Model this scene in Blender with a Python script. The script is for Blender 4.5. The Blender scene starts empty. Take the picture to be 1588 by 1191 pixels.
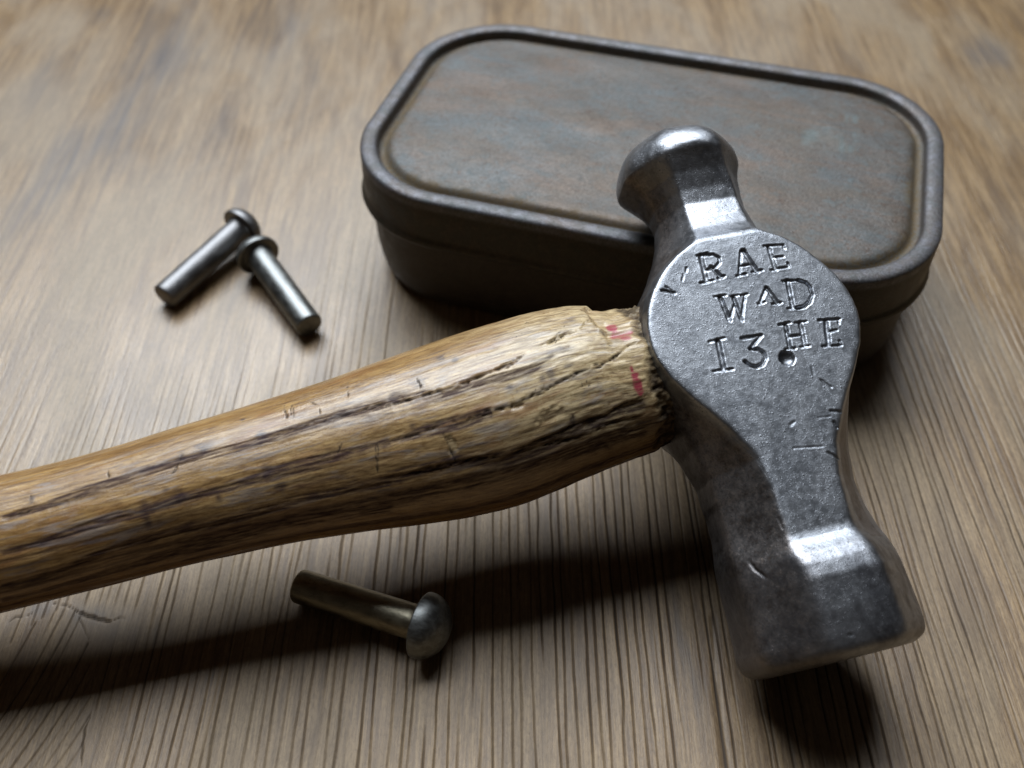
import bpy, math, json
import numpy as np
from mathutils import Matrix, Vector

# ------------------------------------------------------------------ scene, camera, light
scene = bpy.context.scene
COL = scene.collection
MM = 0.001
CAM_H = 143.44

cam_data = bpy.data.cameras.new("camera")
cam_data.sensor_width = 36.0
cam_data.lens = 36.0 * 1500.0 / 1588.0
cam_data.clip_start = 0.005
cam_data.clip_end = 50.0
cam_data.dof.use_dof = True
cam_data.dof.focus_distance = 0.150
cam_data.dof.aperture_fstop = 15.5
cam = bpy.data.objects.new("camera", cam_data)
cam.location = (0.0, 0.0, CAM_H * MM)
cam.rotation_euler = (math.radians(90 - 49), 0.0, 0.0)
COL.objects.link(cam)
scene.camera = cam

world = bpy.data.worlds.new("World")
scene.world = world
world.use_nodes = True
bg = world.node_tree.nodes["Background"]
bg.inputs["Color"].default_value = (1.0, 0.82, 0.66, 1)
bg.inputs["Strength"].default_value = 0.028

# the window of the room: a large soft source high behind the tin
WIN_DIR = Vector((-0.13, 0.535, 0.845)).normalized()
win = bpy.data.lights.new("window_light", 'AREA')
win.shape = 'RECTANGLE'
win.size = 1.35
win.size_y = 1.02
win.energy = 57.0
win.color = (0.89, 0.95, 1.0)
win_ob = bpy.data.objects.new("window_light", win)
target = Vector((0.0, 0.10, 0.0))
win_ob.location = target + WIN_DIR * 1.6
win_ob.rotation_euler = (-WIN_DIR).to_track_quat('-Z', 'Y').to_euler()
COL.objects.link(win_ob)

scene.view_settings.view_transform = 'Standard'
scene.view_settings.look = 'None'
scene.view_settings.exposure = 0.0
scene.view_settings.gamma = 1.0

# ------------------------------------------------------------------ helpers
def hash01(ix, iy, iz=0, seed=0):
    h = (ix.astype(np.int64) * 374761393 + iy.astype(np.int64) * 668265263 + np.int64(seed) * 974711 + np.asarray(iz).astype(np.int64) * 2147483647)
    h = (h ^ (h >> 13)) * 1274126177
    h = h & 0x7fffffff
    h = (h ^ (h >> 16)) * 1103515245 & 0x7fffffff
    h = (h ^ (h >> 15)) & 0xffff
    return h / 65535.0

def noise2(x, y, seed=0):
    x, y = np.broadcast_arrays(np.asarray(x, float), np.asarray(y, float))
    ix = np.floor(x); iy = np.floor(y)
    fx = x - ix; fy = y - iy
    fx = fx * fx * (3 - 2 * fx); fy = fy * fy * (3 - 2 * fy)
    a = hash01(ix, iy, 0, seed); b = hash01(ix + 1, iy, 0, seed)
    c = hash01(ix, iy + 1, 0, seed); d = hash01(ix + 1, iy + 1, 0, seed)
    return (a + (b - a) * fx) * (1 - fy) + (c + (d - c) * fx) * fy   # 0..1

def fbm(x, y, seed=0, n=4):
    t = 0.0; a = 1.0; s = 0.0
    for i in range(n):
        t = t + a * noise2(x * 2 ** i, y * 2 ** i, seed + i * 17); s += a; a *= 0.5
    return t / s

def sstep(a, b, x):
    t = np.clip((x - a) / (b - a), 0, 1)
    return t * t * (3 - 2 * t)

def seg_dist(px, py, pts):
    """distance from points to a polyline, and the fraction along it"""
    best = np.full(px.shape, 1e9); frac = np.zeros(px.shape)
    L = [0.0]
    for a, b in zip(pts[:-1], pts[1:]):
        L.append(L[-1] + math.hypot(b[0] - a[0], b[1] - a[1]))
    for i, (a, b) in enumerate(zip(pts[:-1], pts[1:])):
        dx, dy = b[0] - a[0], b[1] - a[1]
        ll = dx * dx + dy * dy + 1e-12
        t = np.clip(((px - a[0]) * dx + (py - a[1]) * dy) / ll, 0, 1)
        d = np.hypot(px - a[0] - t * dx, py - a[1] - t * dy)
        m = d < best
        best[m] = d[m]; frac[m] = ((L[i] + t * math.sqrt(ll)) / (L[-1] + 1e-9))[m]
    return best, frac

def local_dist(px, py, pts, reach):
    xs = [p[0] for p in pts]; ys = [p[1] for p in pts]
    m = (px > min(xs) - reach) & (px < max(xs) + reach) & (py > min(ys) - reach) & (py < max(ys) + reach)
    d = np.full(px.shape, 1e9); f = np.zeros(px.shape)
    if m.any():
        d[m], f[m] = seg_dist(px[m], py[m], pts)
    return d, f

def grid_mesh(name, V, mat, closed=False, caps=(False, False), attrs=None, vec=None):
    """V: (n, m, 3) in metres; closed joins the last column to the first"""
    n, m, _ = V.shape
    idx = np.arange(n * m).reshape(n, m)
    if closed:
        a = idx[:-1]; b = np.roll(a, -1, 1); d = idx[1:]; c = np.roll(d, -1, 1)
    else:
        a = idx[:-1, :-1]; b = idx[:-1, 1:]; c = idx[1:, 1:]; d = idx[1:, :-1]
    quads = np.stack([a, b, c, d], -1).reshape(-1, 4)
    verts = V.reshape(-1, 3).astype(np.float32)
    loops = quads.ravel(); tot = np.full(len(quads), 4); starts = np.arange(len(quads)) * 4
    polys = [loops]; 
    if caps[0]:
        ring = idx[0][::-1]; starts = np.append(starts, len(loops)); tot = np.append(tot, m); loops = np.concatenate([loops, ring])
    if caps[1]:
        ring = idx[-1]; starts = np.append(starts, len(loops)); tot = np.append(tot, m); loops = np.concatenate([loops, ring])
    me = bpy.data.meshes.new(name)
    me.vertices.add(len(verts)); me.vertices.foreach_set("co", verts.ravel())
    me.loops.add(len(loops)); me.loops.foreach_set("vertex_index", loops.astype(np.int32))
    me.polygons.add(len(starts)); me.polygons.foreach_set("loop_start", starts.astype(np.int32))
    me.polygons.foreach_set("loop_total", tot.astype(np.int32))
    me.polygons.foreach_set("use_smooth", np.ones(len(starts), dtype=bool))
    me.update(calc_edges=True); me.validate()
    for k, arr in (attrs or {}).items():
        at = me.attributes.new(k, 'FLOAT', 'POINT'); at.data.foreach_set("value", np.ascontiguousarray(arr, dtype=np.float32).ravel())
    if vec is not None:
        at = me.attributes.new("pc", 'FLOAT_VECTOR', 'POINT'); at.data.foreach_set("vector", np.ascontiguousarray(vec, dtype=np.float32).ravel())
    me.materials.append(mat)
    return me

def link(name, me, parent=None):
    o = bpy.data.objects.new(name, me); COL.objects.link(o)
    if parent is not None: o.parent = parent
    return o

def thing(name, label, cat, loc=(0, 0, 0), rotz=0.0, group=None):
    o = bpy.data.objects.new(name, None); COL.objects.link(o)
    o.empty_display_size = 0.01
    o.location = loc; o.rotation_euler = (0, 0, rotz)
    o["label"] = label; o["category"] = cat
    if group: o["group"] = group
    return o

class Nodes:
    def __init__(self, name):
        self.mat = bpy.data.materials.new(name); self.mat.use_nodes = True
        self.t = self.mat.node_tree; self.t.nodes.clear()
        self.out = self.t.nodes.new("ShaderNodeOutputMaterial")
        self.bsdf = self.t.nodes.new("ShaderNodeBsdfPrincipled")
        self.t.links.new(self.bsdf.outputs[0], self.out.inputs[0])
    def n(self, typ, **kw):
        nd = self.t.nodes.new(typ)
        for k, v in kw.items(): setattr(nd, k, v)
        return nd
    def put(self, sock, v):
        if isinstance(v, bpy.types.NodeSocket): self.t.links.new(v, sock)
        elif isinstance(v, (tuple, list)) and len(v) == 3 and sock.type == 'RGBA': sock.default_value = (*v, 1)
        else: sock.default_value = v
    def attr(self, name, vec=False):
        nd = self.n("ShaderNodeAttribute", attribute_name=name)
        return nd.outputs["Vector" if vec else "Fac"]
    def scaled(self, v, s, loc=(0, 0, 0)):
        nd = self.n("ShaderNodeMapping"); self.put(nd.inputs[0], v)
        nd.inputs["Scale"].default_value = s; nd.inputs["Location"].default_value = loc
        return nd.outputs[0]
    def noise(self, v, s=(1, 1, 1), detail=4.0, rough=0.55, dist=0.0, loc=(0, 0, 0)):
        nd = self.n("ShaderNodeTexNoise"); self.put(nd.inputs["Vector"], self.scaled(v, s, loc))
        nd.inputs["Scale"].default_value = 1.0; nd.inputs["Detail"].default_value = detail
        nd.inputs["Roughness"].default_value = rough; nd.inputs["Distortion"].default_value = dist
        return nd.outputs["Fac"]
    def voronoi(self, v, s=(1, 1, 1), feature='F1'):
        nd = self.n("ShaderNodeTexVoronoi", feature=feature); self.put(nd.inputs["Vector"], self.scaled(v, s)); nd.inputs["Scale"].default_value = 1.0
        return nd.outputs["Distance"]
    def ramp(self, v, a, b, lo=0.0, hi=1.0):
        nd = self.n("ShaderNodeMapRange", interpolation_type='SMOOTHSTEP'); self.put(nd.inputs[0], v)
        nd.inputs[1].default_value = a; nd.inputs[2].default_value = b; nd.inputs[3].default_value = lo; nd.inputs[4].default_value = hi
        return nd.outputs[0]
    def m(self, op, a, b=0.0):
        nd = self.n("ShaderNodeMath", operation=op); self.put(nd.inputs[0], a); self.put(nd.inputs[1], b)
        return nd.outputs[0]
    def mix(self, f, a, b):
        nd = self.n("ShaderNodeMix", data_type='RGBA'); self.put(nd.inputs[0], f); self.put(nd.inputs[6], a); self.put(nd.inputs[7], b)
        return nd.outputs[2]
    def mul(self, a, b, f=1.0):
        nd = self.n("ShaderNodeMix", data_type='RGBA', blend_type='MULTIPLY'); self.put(nd.inputs[0], f); self.put(nd.inputs[6], a); self.put(nd.inputs[7], b)
        return nd.outputs[2]
    def bump(self, h, dist, strength=1.0, normal=None):
        nd = self.n("ShaderNodeBump"); self.put(nd.inputs["Height"], h); nd.inputs["Distance"].default_value = dist; nd.inputs["Strength"].default_value = strength
        if normal is not None: self.put(nd.inputs["Normal"], normal)
        return nd.outputs[0]
    def set(self, **kw):
        for k, v in kw.items(): self.put(self.bsdf.inputs[k], v)
        return self.mat

DATA = json.loads(r'''{"cracks": [[[[46.76, 1.431], [42.55, 1.414], [39.43, 1.388], [36.55, 1.37], [33.43, 1.283], [30.19, 1.239], [27.43, 1.169], [25.15, 1.161], [22.87, 0.951]], 0.3, 0.75], [[[47.24, 1.798], [44.35, 1.806], [41.95, 1.798], [38.35, 1.806], [35.71, 1.85]], 0.26, 0.5], [[[37.03, 1.772], [35.23, 1.78], [31.39, 1.737], [27.67, 1.684], [23.83, 1.658], [22.15, 1.606], [20.35, 1.536], [19.15, 1.457], [17.35, 1.405]], 0.24, 0.6], [[[55.52, 2.234], [48.44, 2.199], [44.71, 2.234], [40.87, 2.278], [36.55, 2.243], [31.87, 2.234], [28.63, 2.217], [24.55, 2.225], [21.91, 2.155], [18.55, 2.103]], 0.4, 0.6], [[[42.19, 2.321], [38.47, 2.286], [34.87, 2.313], [31.15, 2.347], [27.31, 2.365], [24.07, 2.339], [20.95, 2.33], [17.95, 2.347]], 0.35, 0.45], [[[55.16, 1.422], [51.56, 1.414], [46.76, 1.431]], 0.3, 0.45], [[[56.12, 1.824], [52.64, 1.833], [47.24, 1.798]], 0.25, 0.4], [[[51.2, 0.916], [50.6, 1.091], [50.12, 1.204], [49.88, 1.326]], 0.3, 0.35], [[[48.2, 1.894], [47.84, 2.007], [47.6, 2.121], [47.24, 2.217]], 0.35, 0.45], [[[47.6, 2.217], [48.56, 2.251], [51.44, 2.251], [54.32, 2.234]], 0.25, 0.35], [[[32.23, 1.562], [32.71, 1.641], [32.71, 1.728]], 0.2, 0.3], [[[29.47, 2.086], [29.59, 2.217]], 0.3, 0.35], [[[22.03, 1.745], [21.91, 1.815], [21.79, 1.937]], 0.2, 0.3], [[[26.35, 1.78], [26.11, 1.868]], 0.15, 0.2], [[[22.87, 1.763], [23.47, 1.798]], 0.15, 0.2], [[[34.15, 1.649], [34.03, 1.745]], 0.15, 0.2], [[[38.59, 1.876], [39.19, 1.963]], 0.15, 0.2], [[[27.07, 1.78], [26.95, 1.876]], 0.12, 0.2], [[[36.67, 1.667], [36.55, 1.719]], 0.12, 0.2], [[[34.03, 0.969], [32.23, 0.803], [31.63, 1.012], [32.95, 1.117]], 0.12, 0.15], [[[35.35, 0.873], [33.07, 1.073], [30.31, 1.1]], 0.12, 0.15], [[[35.23, 1.047], [32.35, 0.951], [30.31, 0.89]], 0.12, 0.15], [[[36.31, 0.742], [34.27, 0.942], [32.35, 1.152]], 0.1, 0.12], [[[29.59, 1.265], [28.27, 1.143], [26.95, 1.021]], 0.14, 0.2], [[[69.8, 0.777], [70.04, 0.986], [69.56, 1.187]], 0.3, 0.3], [[[68.96, 0.759], [68.72, 1.196]], 0.2, 0.2], [[[66.2, 0.995], [64.76, 1.143], [64.88, 1.274]], 0.22, 0.25], [[[60.32, 0.864], [60.44, 1.152]], 0.25, 0.25], [[[68.72, 0.689], [69.8, 0.777]], 0.2, 0.2], [[[72.92, 1.37], [67.28, 1.361], [61.88, 1.379], [55.04, 1.37]], 0.3, 0.35], [[[110.61, 1.501], [105.69, 1.484], [99.57, 1.475]], 0.25, 0.3], [[[87.57, 1.562], [86.37, 1.51], [84.93, 1.274]], 0.25, 0.2], [[[95.85, 1.126], [95.61, 1.3]], 0.2, 0.15], [[[106.65, 1.222], [106.29, 1.37]], 0.2, 0.15], [[[63.32, 1.824], [62.12, 1.676]], 0.2, 0.2], [[[57.68, 1.824], [58.4, 2.155]], 0.2, 0.2]], "stripes": [[[[110.61, 1.484], [104.01, 1.44], [97.17, 1.414], [90.21, 1.37], [83.25, 1.405], [76.28, 1.422], [69.08, 1.37], [61.88, 1.37], [55.16, 1.414]], 1.0], [[[111.21, 1.99], [104.61, 1.972], [97.77, 1.894], [90.93, 1.911], [85.77, 1.885], [78.8, 1.902], [73.52, 1.876], [66.44, 1.85], [61.04, 1.815], [56.24, 1.824]], 0.9], [[[112.77, 2.461], [104.25, 2.435], [97.29, 2.356], [88.53, 2.313], [78.08, 2.33], [71.0, 2.278], [63.92, 2.243], [57.32, 2.26]], 0.9], [[[113.97, 2.775], [107.25, 2.775], [100.29, 2.749], [89.73, 2.688], [79.04, 2.653], [71.96, 2.618], [58.16, 2.601]], 1.3], [[[55.04, 1.361], [49.16, 1.431], [42.67, 1.457], [34.15, 1.492], [27.55, 1.361]], 0.9], [[[56.24, 1.833], [48.8, 1.815], [41.35, 1.815]], 0.6], [[[57.32, 2.243], [48.44, 2.199], [39.79, 2.304], [31.87, 2.251], [24.55, 2.251], [19.03, 2.208]], 1.1], [[[58.16, 2.566], [49.16, 2.513], [40.15, 2.496], [30.79, 2.513], [19.51, 2.539]], 1.4]], "blots": [[[91.05, 1.981], 0.7, 2.2], [[86.01, 1.85], 1.2, 1.4], [[81.8, 1.257], 2.2, 1.3], [[73.64, 1.868], 1.0, 1.3], [[87.81, 1.728], 0.7, 0.5], [[80.84, 2.016], 0.6, 1.0], [[85.17, 1.309], 0.8, 1.0], [[73.64, 1.353], 1.0, 1.2], [[72.2, 2.051], 1.0, 0.8], [[106.41, 1.326], 0.4, 0.8], [[76.16, 0.96], 0.5, 0.4], [[46.03, 0.995], 0.7, 0.5], [[44.23, 1.1], 0.6, 0.5], [[31.15, 1.614], 0.8, 0.8], [[50.24, 1.23], 1.2, 1.6], [[54.08, 1.318], 1.0, 1.2], [[25.75, 0.969], 1.0, 0.6], [[29.47, 1.379], 2.2, 0.6], [[37.39, 1.623], 0.8, 0.4], [[16.75, 1.117], 0.5, 0.4], [[29.59, 2.155], 0.6, 1.0], [[26.83, 2.243], 0.8, 0.6], [[47.48, 2.173], 1.2, 1.0], [[52.28, 1.728], 0.6, 0.5], [[32.83, 1.641], 0.7, 0.5], [[28.27, 1.58], 1.2, 0.3]], "red": [[[19.87, 1.073], 0.7, 0.9], [[19.27, 1.239], 1.2, 1.0], [[18.07, 1.23], 0.7, 0.5], [[18.79, 1.326], 0.8, 0.5], [[19.15, 1.876], 0.5, 1.4], [[18.79, 1.972], 0.5, 1.2], [[19.27, 1.763], 0.3, 0.7]], "chips": [[[32.83, 2.025], 2.2, 0.9], [[27.19, 2.26], 1.6, 0.6], [[24.43, 2.609], 1.4, 0.5], [[47.36, 2.016], 0.8, 1.6], [[37.15, 1.824], 1.6, 0.4], [[20.95, 2.173], 2.0, 0.5]], "head": {"strokes": [[[[14.15, 4.83], [9.73, 5.19]], 0.42], [[[14.18, 5.36], [14.31, 3.59]], 0.17], [[[14.07, 4.42], [13.96, 2.78], [13.21, 2.1], [12.42, 2.26], [11.78, 3.17], [11.56, 4.61]], 0.22], [[[11.88, 3.75], [10.98, 3.27], [9.98, 2.75]], 0.36], [[[9.61, 6.25], [9.66, 4.15]], 0.17], [[[9.83, 3.34], [10.07, 2.23]], 0.17], [[[13.67, -1.64], [9.93, -0.22]], 0.2], [[[13.72, -2.06], [9.92, -3.03]], 0.42], [[[11.26, -0.78], [11.22, -2.76]], 0.17], [[[9.71, 0.34], [9.75, -1.2]], 0.17], [[[9.88, -2.22], [9.95, -3.91]], 0.17], [[[13.55, -6.18], [9.71, -6.04]], 0.38], [[[13.88, -5.52], [13.49, -8.66]], 0.17], [[[13.5, -8.6], [12.84, -8.59]], 0.17], [[[11.63, -6.15], [11.57, -7.93]], 0.2], [[[9.64, -5.22], [9.72, -8.28]], 0.17], [[[9.72, -8.28], [10.37, -8.32]], 0.17], [[[6.98, 4.85], [6.89, 3.08]], 0.17], [[[6.8, 3.95], [2.85, 3.73]], 0.4], [[[2.85, 3.73], [5.3, 2.09]], 0.16], [[[6.42, 1.94], [2.51, 1.96]], 0.34], [[[2.57, 1.94], [6.33, 0.12]], 0.16], [[[6.56, 2.34], [6.54, 1.23]], 0.17], [[[6.42, 0.76], [6.44, -0.28]], 0.17], [[[6.86, -3.47], [4.79, -1.91]], 0.2], [[[6.83, -3.64], [4.18, -4.44]], 0.4], [[[4.56, -1.44], [4.67, -2.54]], 0.17], [[[4.15, -3.58], [4.14, -4.97]], 0.17], [[[7.44, -7.23], [3.07, -6.55]], 0.34], [[[7.52, -6.43], [7.18, -8.93]], 0.17], [[[7.18, -8.93], [6.59, -9.96], [5.64, -10.39], [4.53, -10.27], [3.4, -9.49], [2.81, -8.36], [2.75, -7.05]], 0.27], [[[2.94, -5.74], [2.75, -7.36]], 0.17], [[[0.07, 6.47], [-4.59, 7.03]], 0.42], [[[0.03, 7.95], [0.14, 5.41]], 0.2], [[[-4.56, 8.68], [-4.79, 5.69]], 0.17], [[[-0.39, 2.88], [-0.48, -0.25]], 0.24], [[[-0.48, -0.25], [-1.4, 1.02], [-2.28, 2.15]], 0.26], [[[-2.28, 2.15], [-2.5, 1.04], [-3.18, 0.37], [-4.11, 0.3], [-4.97, 1.04], [-5.17, 2.29], [-4.69, 3.16], [-4.01, 3.55]], 0.3], [[[0.62, -4.53], [-3.29, -3.89]], 0.34], [[[0.36, -6.81], [-3.45, -6.24]], 0.34], [[[-1.48, -4.1], [-1.62, -6.71]], 0.2], [[[0.65, -3.43], [0.67, -5.25]], 0.17], [[[0.46, -5.99], [0.36, -7.79]], 0.17], [[[-3.38, -3.08], [-3.43, -4.62]], 0.17], [[[-3.5, -5.43], [-3.57, -6.86]], 0.17], [[[-0.11, -10.85], [-3.86, -9.9]], 0.42], [[[0.16, -9.79], [-0.21, -13.03]], 0.2], [[[-0.19, -12.91], [-0.9, -12.65]], 0.17], [[[-1.88, -10.26], [-1.9, -11.97]], 0.2], [[[-4.03, -8.87], [-4.35, -11.79]], 0.17], [[[-4.34, -11.73], [-3.66, -11.74]], 0.17]], "dot": [-4.74, -2.84], "nicks": [[[[9.51, 12.43], [8.8, 10.71]], 0.5, 0.45], [[[10.0, 11.69], [9.06, 10.93]], 0.3, 0.3], [[[12.45, 7.6], [11.86, 7.9]], 0.3, 0.25], [[[11.47, 8.41], [10.44, 8.93]], 0.2, 0.2], [[[-9.08, -6.72], [-10.45, -7.86]], 0.3, 0.25], [[[-6.83, -6.04], [-8.02, -5.91]], 0.15, 0.1], [[[-18.12, 0.91], [-18.53, -1.24], [-18.74, -3.48]], 0.12, 0.2], [[[-19.82, -3.92], [-20.91, -5.2]], 0.3, 0.5], [[[-13.91, -6.53], [-14.37, -7.94]], 0.35, 0.45], [[[-15.67, -6.43], [-16.55, -6.61]], 0.45, 0.5], [[[-14.48, -0.58], [-14.75, 0.14]], 0.5, 0.12], [[[-14.61, -4.35], [-14.7, -6.23]], 0.1, 0.12], [[[-27.24, 6.16], [-28.8, 6.1]], 0.25, 0.25]]}, "handle": {"T": [12.79, 15.6, 19.05, 21.94, 24.58, 27.39, 30.38, 34.09, 38.29, 42.47, 47.18, 51.68, 56.76, 64.32, 71.5, 78.74, 86.36, 93.84, 101.03, 108.05, 115.13, 120.7], "U": [0.99, 0.94, 0.77, 0.88, 1.04, 0.81, 0.62, 0.16, -0.31, -0.62, -0.92, -1.05, -1.18, -1.38, -1.49, -1.72, -2.09, -2.61, -2.99, -3.24, -3.34, -3.5], "R": [11.76, 11.96, 12.25, 12.73, 13.26, 13.53, 13.83, 14.03, 14.19, 14.03, 13.74, 13.25, 12.69, 11.87, 11.17, 10.74, 10.38, 10.02, 9.88, 9.86, 9.94, 9.93]}, "tcr": [[[[-70.91, 75.1], [-69.47, 74.72], [-68.3, 74.31], [-66.85, 73.85], [-65.43, 73.51], [-64.32, 73.79]], 0.34, 1.6], [[[-82.06, 72.79], [-81.35, 73.79], [-80.7, 74.6], [-79.24, 74.6], [-78.01, 75.3]], 0.18, 0.5], [[[-75.07, 76.53], [-73.1, 76.18], [-71.55, 75.48], [-70.6, 74.95]], 0.14, 0.5], [[[-64.7, 73.74], [-63.44, 74.43], [-61.95, 74.31]], 0.14, 0.5], [[[-70.5, 74.6], [-69.43, 73.22], [-68.28, 71.51], [-67.28, 69.82]], 0.14, 0.4], [[[-63.86, 58.42], [-63.66, 55.92], [-63.56, 53.48], [-63.13, 50.37]], 0.2, 0.6]], "tdark": [[[-98.7, 249.8], 9, 26, 0.75], [[-100.0, 213.7], 7, 24, 0.7], [[-110.7, 194.6], 6, 20, 0.7], [[-114.4, 177.4], 5, 18, 0.5], [[-69.9, 262.2], 10, 22, 0.45], [[134.6, 247.4], 6, 7, 0.9], [[-75.4, 206.6], 5, 16, 0.35], [[-56.7, 234.9], 5, 18, 0.35], [[-125.6, 231.7], 8, 16, 0.25], [[114.7, 177.4], 4, 14, 0.2], [[27.6, 71.9], 1.2, 16, 0.3], [[-122.8, 267.8], 3, 5, 0.6], [[-67.5, 74.7], 3.2, 1.6, 0.55], [[-77.3, 75.9], 2.5, 1.2, 0.35], [[-59.9, 71.3], 2.5, 2.0, 0.3]], "tslot": [[32.53, 74.17], [31.46, 61.18], [31.19, 50.46]]}''')

# ------------------------------------------------------------------ materials
def mat_table():
    k = Nodes("weathered_table_wood")
    p = k.attr("pc", True); g = k.attr("groove"); st = k.attr("stain"); kn = k.attr("knot")
    streak = k.noise(p, (0.9, 0.035, 1), 5, 0.6, 0.3)
    fine = k.noise(p, (2.8, 0.16, 1), 4, 0.6)
    patch = k.noise(p, (0.05, 0.02, 1), 4, 0.55, 0.5)
    blotch = k.noise(p, (0.085, 0.022, 1), 5, 0.62, 0.9, (11, 3, 0))
    fleck = k.noise(p, (2.2, 0.9, 1), 4, 0.65, 0.6, (31, 7, 0))
    c = k.mix(k.ramp(streak, 0.32, 0.68), TBL_A, TBL_B)
    c = k.mix(k.ramp(patch, 0.38, 0.68, 0.0, 0.75), c, TBL_C)
    c = k.mul(c, k.mix(k.ramp(fine, 0.28, 0.72), (0.72, 0.69, 0.66), (1.12, 1.12, 1.12)))
    c = k.mul(c, k.mix(k.ramp(fleck, 0.30, 0.62), (0.72, 0.69, 0.66), (1.06, 1.06, 1.06)), 0.8)
    c = k.mix(k.m('MULTIPLY', k.ramp(blotch, 0.50, 0.70), 0.5), c, (0.085, 0.053, 0.030))
    c = k.mix(k.m('MULTIPLY', k.ramp(kn, 0.0, 1.0), 0.55), c, (0.19, 0.145, 0.11))
    c = k.mix(k.m('MULTIPLY', st, k.ramp(streak, 0.25, 0.62, 1.0, 0.45)), c, (0.070, 0.062, 0.062))
    c = k.mix(k.m('MULTIPLY', g, 0.86), c, (0.028, 0.020, 0.014))
    h = k.m('ADD', k.m('MULTIPLY', fine, 0.6), k.m('MULTIPLY', fleck, 0.5))
    r = k.m('ADD', k.m('ADD', k.ramp(patch, 0.3, 0.7, 0.28, 0.42), k.ramp(k.attr('polish'), 0.0, 0.75, 0.22, 0.0)), k.m('MULTIPLY', g, 0.4))
    return k.set(**{"Base Color": c, "Roughness": r, "Specular IOR Level": 0.65, "Normal": k.bump(h, 0.00013, 0.7)})

def mat_steel():
    k = Nodes("worn_forged_steel")
    p = k.attr("pc", True); pat = k.attr("patina"); cut_shade = k.attr("cut_shade")
    n1 = k.noise(p, (0.9, 0.9, 0.9), 6, 0.68)
    n2 = k.noise(p, (2.9, 2.9, 2.9), 5, 0.66, 0.4)
    n6 = k.noise(p, (5.5, 5.5, 5.5), 2, 0.6, 0.0, (2, 7, 1))
    n3 = k.noise(p, (0.16, 0.16, 0.16), 4, 0.6, 0.6)
    sc = k.noise(p, (5.5, 0.5, 2.0), 3, 0.6, 0.2, (5, 9, 3))
    pv = k.voronoi(p, (1.5, 1.5, 1.5)); pv2 = k.voronoi(p, (3.3, 3.3, 3.3))
    pits = k.m('MAXIMUM', k.m('MULTIPLY', k.ramp(pv, 0.30, 0.10), k.ramp(n1, 0.46, 0.56)), k.m('MULTIPLY', k.ramp(pv2, 0.32, 0.12), k.ramp(n1, 0.40, 0.52, 0.15, 0.8)))
    big = k.noise(p, (0.22, 0.22, 0.22), 5, 0.65, 0.8, (8, 2, 5))
    dark = k.m('MULTIPLY', k.ramp(n2, 0.56, 0.70), k.ramp(n1, 0.40, 0.60))
    clean = k.mix(k.ramp(k.m('ADD', k.m('MULTIPLY', n3, 0.7), k.m('MULTIPLY', n1, 0.4)), 0.40, 0.66), (0.235, 0.25, 0.28), (0.38, 0.40, 0.44))
    rust = k.mix(k.ramp(n3, 0.38, 0.62), (0.062, 0.047, 0.038), (0.115, 0.098, 0.090))
    rust = k.mix(k.ramp(n1, 0.45, 0.7, 0, 0.55), rust, (0.20, 0.135, 0.085))
    rust = k.mul(rust, k.mix(k.ramp(n2, 0.36, 0.62), (0.45, 0.42, 0.40), (1.30, 1.28, 1.26)))
    f = k.m('MULTIPLY', pat, k.ramp(n1, 0.22, 0.58, 1.0, 0.72))
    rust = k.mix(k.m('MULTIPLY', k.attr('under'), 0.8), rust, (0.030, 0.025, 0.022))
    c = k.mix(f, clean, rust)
    c = k.mix(k.m('MULTIPLY', dark, 0.65), c, (0.055, 0.050, 0.048))
    c = k.mix(k.m('MULTIPLY', pits, 0.6), c, (0.07, 0.068, 0.07))
    end = k.attr('end')
    c = k.mix(k.m('MULTIPLY', end, k.ramp(big, 0.40, 0.62, 0.25, 0.9)), c, (0.080, 0.080, 0.092))
    c = k.mix(k.m('MULTIPLY', cut_shade, 0.85), c, (0.045, 0.045, 0.048))
    r = k.m('ADD', k.ramp(n1, 0.3, 0.7, 0.36, 0.42), k.m('ADD', k.m('MULTIPLY', f, 0.02), k.m('MULTIPLY', dark, 0.25)))
    h = k.m('ADD', k.m('MULTIPLY', n2, 0.7), k.m('ADD', k.m('MULTIPLY', n1, 0.35), k.m('ADD', k.m('MULTIPLY', sc, 0.3), k.m('MULTIPLY', n6, 0.45))))
    h = k.m('SUBTRACT', h, k.m('ADD', k.m('MULTIPLY', dark, 0.5), k.m('MULTIPLY', pits, 0.7)))
    return k.set(**{"Base Color": c, "Metallic": k.m('SUBTRACT', 1.0, k.m('MULTIPLY', f, 0.25)), "Roughness": r, "Normal": k.bump(h, 0.000045, 0.7)})

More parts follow.
